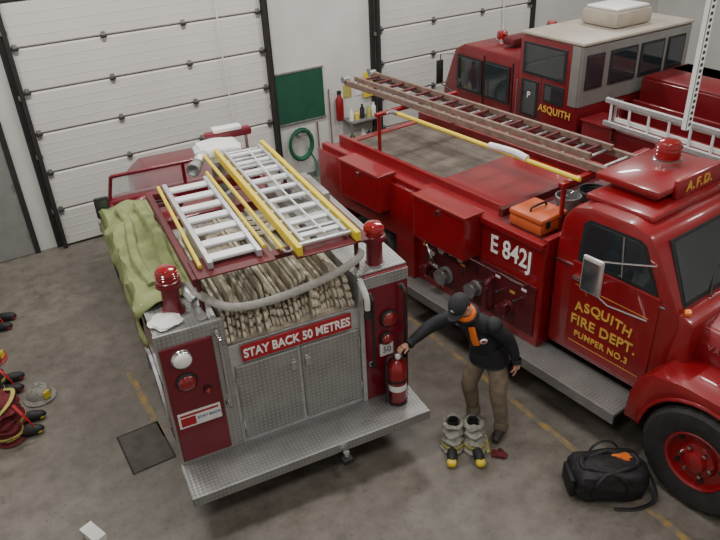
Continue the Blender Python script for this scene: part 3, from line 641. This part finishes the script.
for i,(x,a) in enumerate(((-.115,-6),(.115,8))):
    M=Matrix.Rotation(math.radians(a),3,'Z')
    def T(p): 
        q=M@V(p);return (q.x+x,q.y,q.z)
    blob("foot_%d"%i,T((0,-.12,.05)),(.052,.14,.055),BLK,3,.02,rot=RZ(a),seed=i,flat=.0)
    blob("toe_%d"%i,T((0,-.215,.045)),(.05,.05,.042),YEL,3,0,rot=RZ(a),flat=.0,box_=.15)
    bm=bmesh.new();rings=[];rows=14
    for j in range(rows):
        t=j/(rows-1);z=.015+.27*t;rad=.105-.02*t+.016*math.sin(t*22+i);cy=.03+.10*t
        rings.append([bm.verts.new(T((rad*math.cos(2*math.pi*k/20)*(1+.1*math.sin(3*k+i)),cy+rad*1.1*math.sin(2*math.pi*k/20),z+.014*math.sin(k*1.3+j*.6)*(t>.05)))) for k in range(20)])
    for j in range(5):
        t=j/4;rings.append([bm.verts.new(T(((.078-.02*t)*math.cos(2*math.pi*k/20),.13+(.08-.02*t)*math.sin(2*math.pi*k/20),.275-.05*t))) for k in range(20)])
    for p,q in zip(rings,rings[1:]):
        for k in range(20): bm.faces.new((p[k],p[(k+1)%20],q[(k+1)%20],q[k]))
    fin("trouser_leg_%d"%i,bm,GRYC,True)
    tube("reflective_band_%d"%i,[T((.112*math.cos(b*math.pi/8),.055+.122*math.sin(b*math.pi/8),.075)) for b in range(17)],.006,REFL,ry=.022,sm=False)
    lathe("boot_opening_%d"%i,[(.05,-.02),(.054,.0),(.05,.012),(.044,0),(.04,-.08),(0,-.08)],T((0,.13,.285)),T((-x,.02,1)),BLK,18)
tube("suspender",[(.1,.15,.22),(.2,.18,.08),(.24,.1,.02),(.24,-.05,.012)],.018,REFL,ry=.005)
grp("work_glove",(3.68,3.68,0),40)
blob("palm",(0,0,.022),(.045,.055,.02),COAT,3,.04,flat=0)
for i in range(4): tube("finger_%d"%i,[(-.034+.022*i,.035,.022),(-.040+.026*i,.08,.026),(-.043+.028*i,.11-.01*abs(i-1.5),.013)],.011,COAT)
tube("thumb",[(.036,-.01,.022),(.068,.02,.022),(.076,.05,.013)],.012,COAT)
def gear(i,x,y,rz,col):
    grp("turnout_gear",(x,y,0),rz)
    for sx in (-.12,.12):
        blob("boot_%d"%(sx>0),(sx,-.16,.06),(.06,.15,.06),BLK,3,.02,flat=0);blob("toe_cap_%d"%(sx>0),(sx,-.25,.05),(.05,.045,.045),col,2,0,flat=0)
        bm=bmesh.new();rings=[]
        for j in range(16):
            t=j/15;z=.02+.3*t;rad=.14-.02*t+.02*math.sin(t*24+i+sx*9);rings.append([bm.verts.new((sx+rad*math.cos(2*math.pi*k/20),.03+.04*t+rad*math.sin(2*math.pi*k/20),z+.015*math.sin(k*1.1+j*.5)*(t>.05))) for k in range(20)])
        for p,q in zip(rings,rings[1:]):
            for k in range(20): bm.faces.new((p[k],p[(k+1)%20],q[(k+1)%20],q[k]))
        bm.faces.new(rings[-1]);fin("trouser_leg",bm,COAT if i!=2 else NVY,True)
        tube("stripe",[(sx+.145*math.cos(b*math.pi/8),.04+.145*math.sin(b*math.pi/8),.10) for b in range(17)],.006,REFL,ry=.024,sm=False)
    blob("coat_heap",(0,.10,.35),(.26,.21,.13),COAT,4,.14,seed=i)
    tube("lime_stripe",[(-.24,.08,.39),(-.1,-.06,.465),(.1,-.07,.47),(.24,.06,.40)],.022,REFL,ry=.008)
    tube("lime_stripe_2",[(-.2,.24,.36),(-.05,.18,.48),(.12,.2,.46),(.24,.22,.36)],.022,REFL,ry=.008)
    tube("suspender",[(-.1,-.08,.42),(-.17,-.17,.3),(-.17,-.22,.15)],.02,SIGN,ry=.008)
gear(1,-.34,9.25,70,SIGN);gear(2,-.46,7.75,80,SIGN);gear(3,-.38,6.9,75,YEL)
def helmet(x,y,z,rz,m):
    grp("firefighter_helmet",(x,y,z),rz)
    lathe("brim",[(.17,.0),(.18,.015),(.14,.05),(.13,.05),(.15,.01)],(0,0,.0),(0,0,1),m,28)
    lathe("dome",[(.14,.04),(.135,.09),(.10,.15),(.05,.175),(0,.18)],(0,0,0),(0,0,1),m,28)
    for a in range(0,180,45): tube("rib_%d"%a,[(.13*math.cos(math.radians(a))*c,.13*math.sin(math.radians(a))*c,.05+.14*math.sqrt(max(0,1-c*c))) for c in [k/6 for k in range(-6,7)]],.008,m,sm=False)
    box("front_shield",(-.04,.04),(-.16,-.14),(.05,.15),YEL,.01)
helmet(-.06,7.34,0,30,GRYC);helmet(-.44,8.42,0,60,SIGN)
grp("carton",(.0,4.96,0),20)
box("box_body",(-.06,.06),(-.09,.09),(0,.08),WHT,.004);box("flap",(-.06,.06),(.09,.15),(.07,.074),WHT,.001,rot=RX(10))
# ------------------------------------------------------------------ MAN
MAN=grp("man",(0,0,0),0)
f=V((-.862,-.507,0));Lf=V((.507,-.862,0))
def skin(name,nodes,edges,root,mats,tags,sub=2):
    me=bpy.data.meshes.new(name);ids=list(nodes)
    me.from_pydata([nodes[k][0] for k in ids],[(ids.index(a),ids.index(b)) for a,b in edges],[])
    o=bpy.data.objects.new(name+"_src",me);bpy.context.scene.collection.objects.link(o)
    s=o.modifiers.new("skin",'SKIN');s.use_smooth_shade=True;s.branch_smoothing=.8
    for i,k in enumerate(ids):
        r=nodes[k][1];me.skin_vertices[0].data[i].radius=r if isinstance(r,tuple) else (r,r);me.skin_vertices[0].data[i].use_root=(k==root)
    u=o.modifiers.new("sub",'SUBSURF');u.levels=sub;u.render_levels=sub
    dg=bpy.context.evaluated_depsgraph_get();m2=bpy.data.meshes.new_from_object(o.evaluated_get(dg),depsgraph=dg);m2.name=name
    bpy.data.objects.remove(o,do_unlink=True)
    m2.materials.clear()
    for mm in mats:m2.materials.append(mm)
    segs=[(V(nodes[a][0]),V(nodes[b][0]),tags.get((a,b),0)) for a,b in edges]
    for p in m2.polygons:
        p.use_smooth=True;best=1e9
        for a,b,t in segs:
            ab=b-a;k=max(0,min(1,(p.center-a).dot(ab)/ab.length_squared));d=(a+ab*k-p.center).length
            if d<best:best=d;p.material_index=t
    ob=bpy.data.objects.new(name,m2);return link(ob)
N={
'pel':((3.87,4.16,.88),.165),'hem':((3.86,4.16,.95),.18),'wst':((3.81,4.16,1.10),.175),'che':((3.71,4.16,1.28),.19),'uch':((3.63,4.16,1.40),.155),'nek':((3.555,4.155,1.51),.066),'nk2':((3.52,4.15,1.56),.058),
'sL':((3.735,4.01,1.375),.10),'mL':((3.835,3.965,1.27),.08),'eL':((3.93,3.945,1.14),.068),'fL':((3.96,3.92,1.03),.06),'wL':((3.975,3.89,.93),.048),
'sR':((3.54,4.31,1.40),.095),'mR':((3.44,4.39,1.34),.08),'eR':((3.33,4.45,1.27),.068),'fR':((3.23,4.46,1.21),.06),'wR':((3.125,4.47,1.155),.046),
'hL':((3.91,4.065,.83),.125),'tL':((3.875,4.0,.66),.112),'kL':((3.835,3.965,.50),.09),'cL':((3.87,3.95,.33),.084),'aL':((3.89,3.94,.13),.07),
'hR':((3.82,4.255,.83),.125),'tR':((3.77,4.275,.66),.112),'kR':((3.73,4.285,.50),.09),'cR':((3.775,4.29,.33),.084),'aR':((3.81,4.29,.13),.07)}
E=[('pel','hem'),('hem','wst'),('wst','che'),('che','uch'),('uch','nek'),('nek','nk2'),('uch','sL'),('sL','mL'),('mL','eL'),('eL','fL'),('fL','wL'),('uch','sR'),('sR','mR'),('mR','eR'),('eR','fR'),('fR','wR'),
('pel','hL'),('hL','tL'),('tL','kL'),('kL','cL'),('cL','aL'),('pel','hR'),('hR','tR'),('tR','kR'),('kR','cR'),('cR','aR')]
tg={e:0 for e in E}
for e in E[16:]: tg[e]=1
tg[('nek','nk2')]=2
skin("body",N,E,'pel',[JKT,KHK,SKN],tg)
# shoulder caps round off the sleeve heads, hem skirt closes the jacket over the hips
blob("sleeve_head_L",(3.745,3.995,1.385),(.088,.088,.085),JKT,3,.02)
def hemskirt():
    bm=bmesh.new();rings=[];c0=V((3.872,4.16,.83));c1=V((3.822,4.16,1.06));up_=(c1-c0).normalized();fx=(f-up_*f.dot(up_)).normalized()
    for t,rf,rl in ((.02,.135,.185),(0,.155,.205),(.05,.160,.21),(.09,.152,.202),(.3,.158,.20),(.6,.155,.19),(1,.135,.165)):
        c=c0.lerp(c1,t);rings.append([bm.verts.new(c+fx*(rf+.006*math.sin(5*k))*math.cos(2*math.pi*k/32)+Lf*(rl+.006*math.sin(7*k))*math.sin(2*math.pi*k/32)) for k in range(32)])
    for p,q in zip(rings,rings[1:]):
        for k in range(32): bm.faces.new((p[k],p[(k+1)%32],q[(k+1)%32],q[k]))
    fin("jacket_hem",bm,JKT,True)
hemskirt()
for nm in ('L','R'):
    a=V(N['a'+nm][0])
    toe=a+f*.20;heel=a-f*.07
    skin("shoe_"+nm,{'h':((heel.x,heel.y,.05),.044),'a':((a.x,a.y,.075),.056),'b':((a.x+f.x*.1,a.y+f.y*.1,.05),.052),'t':((toe.x,toe.y,.04),.039)},[('h','a'),('a','b'),('b','t')],'a',[SHO],{},2)
    cyl("trouser_cuff_"+nm,(a.x,a.y,.08),(a.x,a.y,.17),.080,KHK,r2=.068,seg=20)
def hand(nm,w,d,side,curl,palmn):
    w,d,side,pn=V(w),V(d).normalized(),V(side).normalized(),V(palmn).normalized()
    skin("palm_"+nm,{'w':(tuple(w),.028),'m':(tuple(w+d*.045),(.04,.022) ),'k':(tuple(w+d*.085),(.038,.018))},[('w','m'),('m','k')],'w',[SKN],{},2)
    Ls=(.068,.077,.072,.056)
    for i in range(4):
        b=w+d*.075+side*(.027-.018*i);nodes={'0':(tuple(b),.0095)};es=[]
        for k in range(3):
            ang=curl*(k+.7)*.8
            dd=d*math.cos(ang)+pn*math.sin(ang)
            b=b+dd*Ls[i]*(.45,.32,.27)[k]*1.05;nodes[str(k+1)]=(tuple(b),.0092-.0008*k);es.append((str(k),str(k+1)))
        skin("finger_%s_%d"%(nm,i+1),nodes,es,'0',[SKN],{},1)
    t0=w+d*.025+side*.025;t1=t0+(d*.6+side*.8+pn*.2).normalized()*.035;t2=t1+(d*.8+pn*.5).normalized()*.032;t3=t2+(d*.7+pn*.7).normalized()*.022
    skin("thumb_"+nm,{'0':(tuple(t0),.013),'1':(tuple(t1),.0115),'2':(tuple(t2),.0105),'3':(tuple(t3),.009)},[('0','1'),('1','2'),('2','3')],'0',[SKN],{},1)
hand('L',(3.977,3.885,.915),(-.1,-.15,-1),f,.35,(-.5,.86,0))
hand('R',(3.11,4.475,1.15),(-1,0,-.2),(0,-1,.0),.75,(0,0,-1))
for nm,w,d in (('L',N['wL'][0],(0,-.1,-1)),('R',N['wR'][0],(-1,0,-.3))):
    lathe("cuff_"+nm,[(.047,-.03),(.052,-.01),(.051,.02),(.036,.022)],w,d,JKT,18)
# head
hd=V((3.45,4.135,1.635));fh=(f*.78+V((-.1,.15,-.62))).normalized();rt=fh.cross(V((0,0,1))).normalized();up=rt.cross(fh).normalized()
HM=Matrix((rt,fh,up)).transposed().to_4x4();HM.translation=hd;HM=HM@Matrix.Scale(1.06,4)
def hpart(name,bm,mat):
    bmesh.ops.transform(bm,matrix=HM,verts=bm.verts);return fin(name,bm,mat,True)
bm=bmesh.new();bmesh.ops.create_uvsphere(bm,u_segments=32,v_segments=24,radius=1)
for v in bm.verts:
    x,y,z=v.co
    wx=.076*(1-.18*max(0,-z)**1.5);wy=.097;wz=.118
    if z<0 and y<0: wy*=1-.25*(-z)
    v.co=V((x*wx,y*wy,z*wz))
    if y>0:
        g=math.exp(-((v.co.x/.014)**2+((v.co.z+.012)/.022)**2));v.co.y+=.022*g
        v.co.y+=.005*math.exp(-((v.co.z-.025)/.012)**2)*(abs(v.co.x)<.05);v.co.y-=.008*math.exp(-(((abs(v.co.x)-.032)/.014)**2+((v.co.z-.008)/.012)**2))
        v.co.y+=.008*math.exp(-((v.co.x/.02)**2+((v.co.z+.1)/.02)**2))
hpart("head",bm,SKN)
def hs(name,c,s,mat):
    bm=bmesh.new();bmesh.ops.create_uvsphere(bm,u_segments=14,v_segments=10,radius=1)
    for v in bm.verts:v.co=V((v.co.x*s[0]+c[0],v.co.y*s[1]+c[1],v.co.z*s[2]+c[2]))
    hpart(name,bm,mat)
for sx in (-1,1):
    hs("ear_%d"%(sx>0),(sx*.078,-.008,-.005),(.012,.02,.032),SKN);hs("eye_%d"%(sx>0),(sx*.031,.079,.006),(.012,.009,.009),WHT);hs("iris_%d"%(sx>0),(sx*.031,.087,.005),(.005,.003,.005),DRK);hs("brow_%d"%(sx>0),(sx*.031,.09,.026),(.018,.006,.004),HAIR)
hs("mouth",(0,.088,-.058),(.024,.008,.006),nmat("lips",(.4,.13,.11),.5));hs("hair",(0,-.03,.0),(.079,.076,.075),HAIR)
bm=bmesh.new();bmesh.ops.create_uvsphere(bm,u_segments=32,v_segments=16,radius=1)
bmesh.ops.delete(bm,geom=[v for v in bm.verts if v.co.z<-.02],context='VERTS')
for v in bm.verts:v.co=V((v.co.x*.087,v.co.y*.108-.004,v.co.z*.098+.036))
hpart("cap_crown",bm,CAPM)
bm=bmesh.new();ring=[]
for i in range(17):
    a=math.pi*(i/16)
    x=.075*math.cos(a);y0=.095*math.sin(a)*.75+.015;y1=y0+.075*max(0,math.sin(a))**.6 if 0<i<16 else y0
    dz=-.02*(abs(x)/.075)**2
    ring.append([bm.verts.new((x,y0,.036+dz*.3)),bm.verts.new((x,y1,.028+dz)),bm.verts.new((x,y1,.023+dz)),bm.verts.new((x,y0,.031+dz*.3))])
for a,b in zip(ring,ring[1:]):
    for k in range(4):
        try: bm.faces.new((a[k],b[k],b[(k+1)%4],a[(k+1)%4]))
        except ValueError: pass
hpart("cap_brim",bm,CAPM);hs("cap_button",(0,-.004,.135),(.008,.008,.005),CAPM);hs("cap_patch",(0,.088,.075),(.022,.012,.018),STL)
nb=V(N['nek'][0]);ax=(V(N['nk2'][0])-V(N['uch'][0])).normalized()
s1=ax.cross(Lf).normalized()
tube("jacket_collar",[nb-ax*.01+(Lf*math.cos(a*math.pi/8)+s1*math.sin(a*math.pi/8))*.086 for a in range(17)],.028,JKT,sm=False,seg=10)
tube("orange_hood",[nb+ax*.018+f*.015+(Lf*math.cos(a*math.pi/8)+s1*math.sin(a*math.pi/8))*.074 for a in range(17)],.024,ORGC,sm=False,seg=10)
up2=V((3.63,4.16,1.39));dn=(V((3.81,4.16,1.10))-V((3.63,4.16,1.41))).normalized();nn=(f-dn*f.dot(dn)).normalized()
tube("orange_lining",[up2+nn*.11-dn*.07+Lf*.04,up2+nn*.17+dn*.02+Lf*.045,up2+nn*.19+dn*.11+Lf*.04],.036,ORGC,ry=.012,up=tuple(nn))
lathe("chest_badge",[(0,.012),(.034,.012),(.038,0)],up2+nn*.155+dn*.06+Lf*.12,nn+Lf*.45,WHT,20);lathe("badge_centre",[(0,.014),(.022,.014)],up2+nn*.155+dn*.06+Lf*.12,nn+Lf*.45,SIGN,16)
# ------------------------------------------------------------------ lights
def fixture(i,x,y,p):
    grp("ceiling_light",(x,y,0),0)
    box("housing",(-.65,.65),(-.1,.1),(5.9,5.998),WHT,.01)
    for s in (-.045,.045): cyl("tube",(-.6,s,5.88),(.6,s,5.88),.016,WHT)
    l=bpy.data.lights.new("lamp",'AREA');l.shape='RECTANGLE';l.size=1.3;l.size_y=.3;l.energy=p;l.color=(1,.97,.925)
    o=bpy.data.objects.new("lamp",l);link(o);o.location=(0,0,5.84)
k=0
for y,p in ((1.2,66),(5.2,90),(8.8,108)):
    for x in (0,3.2,6.6,10.5):
        k+=1;fixture(k,x,y,p)
w=bpy.data.worlds.new("world");bpy.context.scene.world=w;w.use_nodes=True;w.node_tree.nodes["Background"].inputs[0].default_value=(.5,.5,.52,1);w.node_tree.nodes["Background"].inputs[1].default_value=.3
# ------------------------------------------------------------------ camera
nogrp()
P=math.radians(30.5);Yw=math.radians(30.3);r=math.radians(2.9)
Fh=V((math.sin(Yw),math.cos(Yw),0));R0=V((math.cos(Yw),-math.sin(Yw),0));Z=V((0,0,1))
Fw=math.cos(P)*Fh-math.sin(P)*Z;U0=math.sin(P)*Fh+math.cos(P)*Z
R=math.cos(r)*R0-math.sin(r)*U0;U=math.sin(r)*R0+math.cos(r)*U0
cam=bpy.data.cameras.new("camera");co=bpy.data.objects.new("camera",cam);bpy.context.scene.collection.objects.link(co)
M=Matrix((R,U,-Fw)).transposed().to_4x4();M.translation=V((0,0,5.2));co.matrix_world=M
cam.sensor_width=36;cam.lens=700/720*36;cam.clip_start=.05;cam.clip_end=100
bpy.context.scene.camera=co
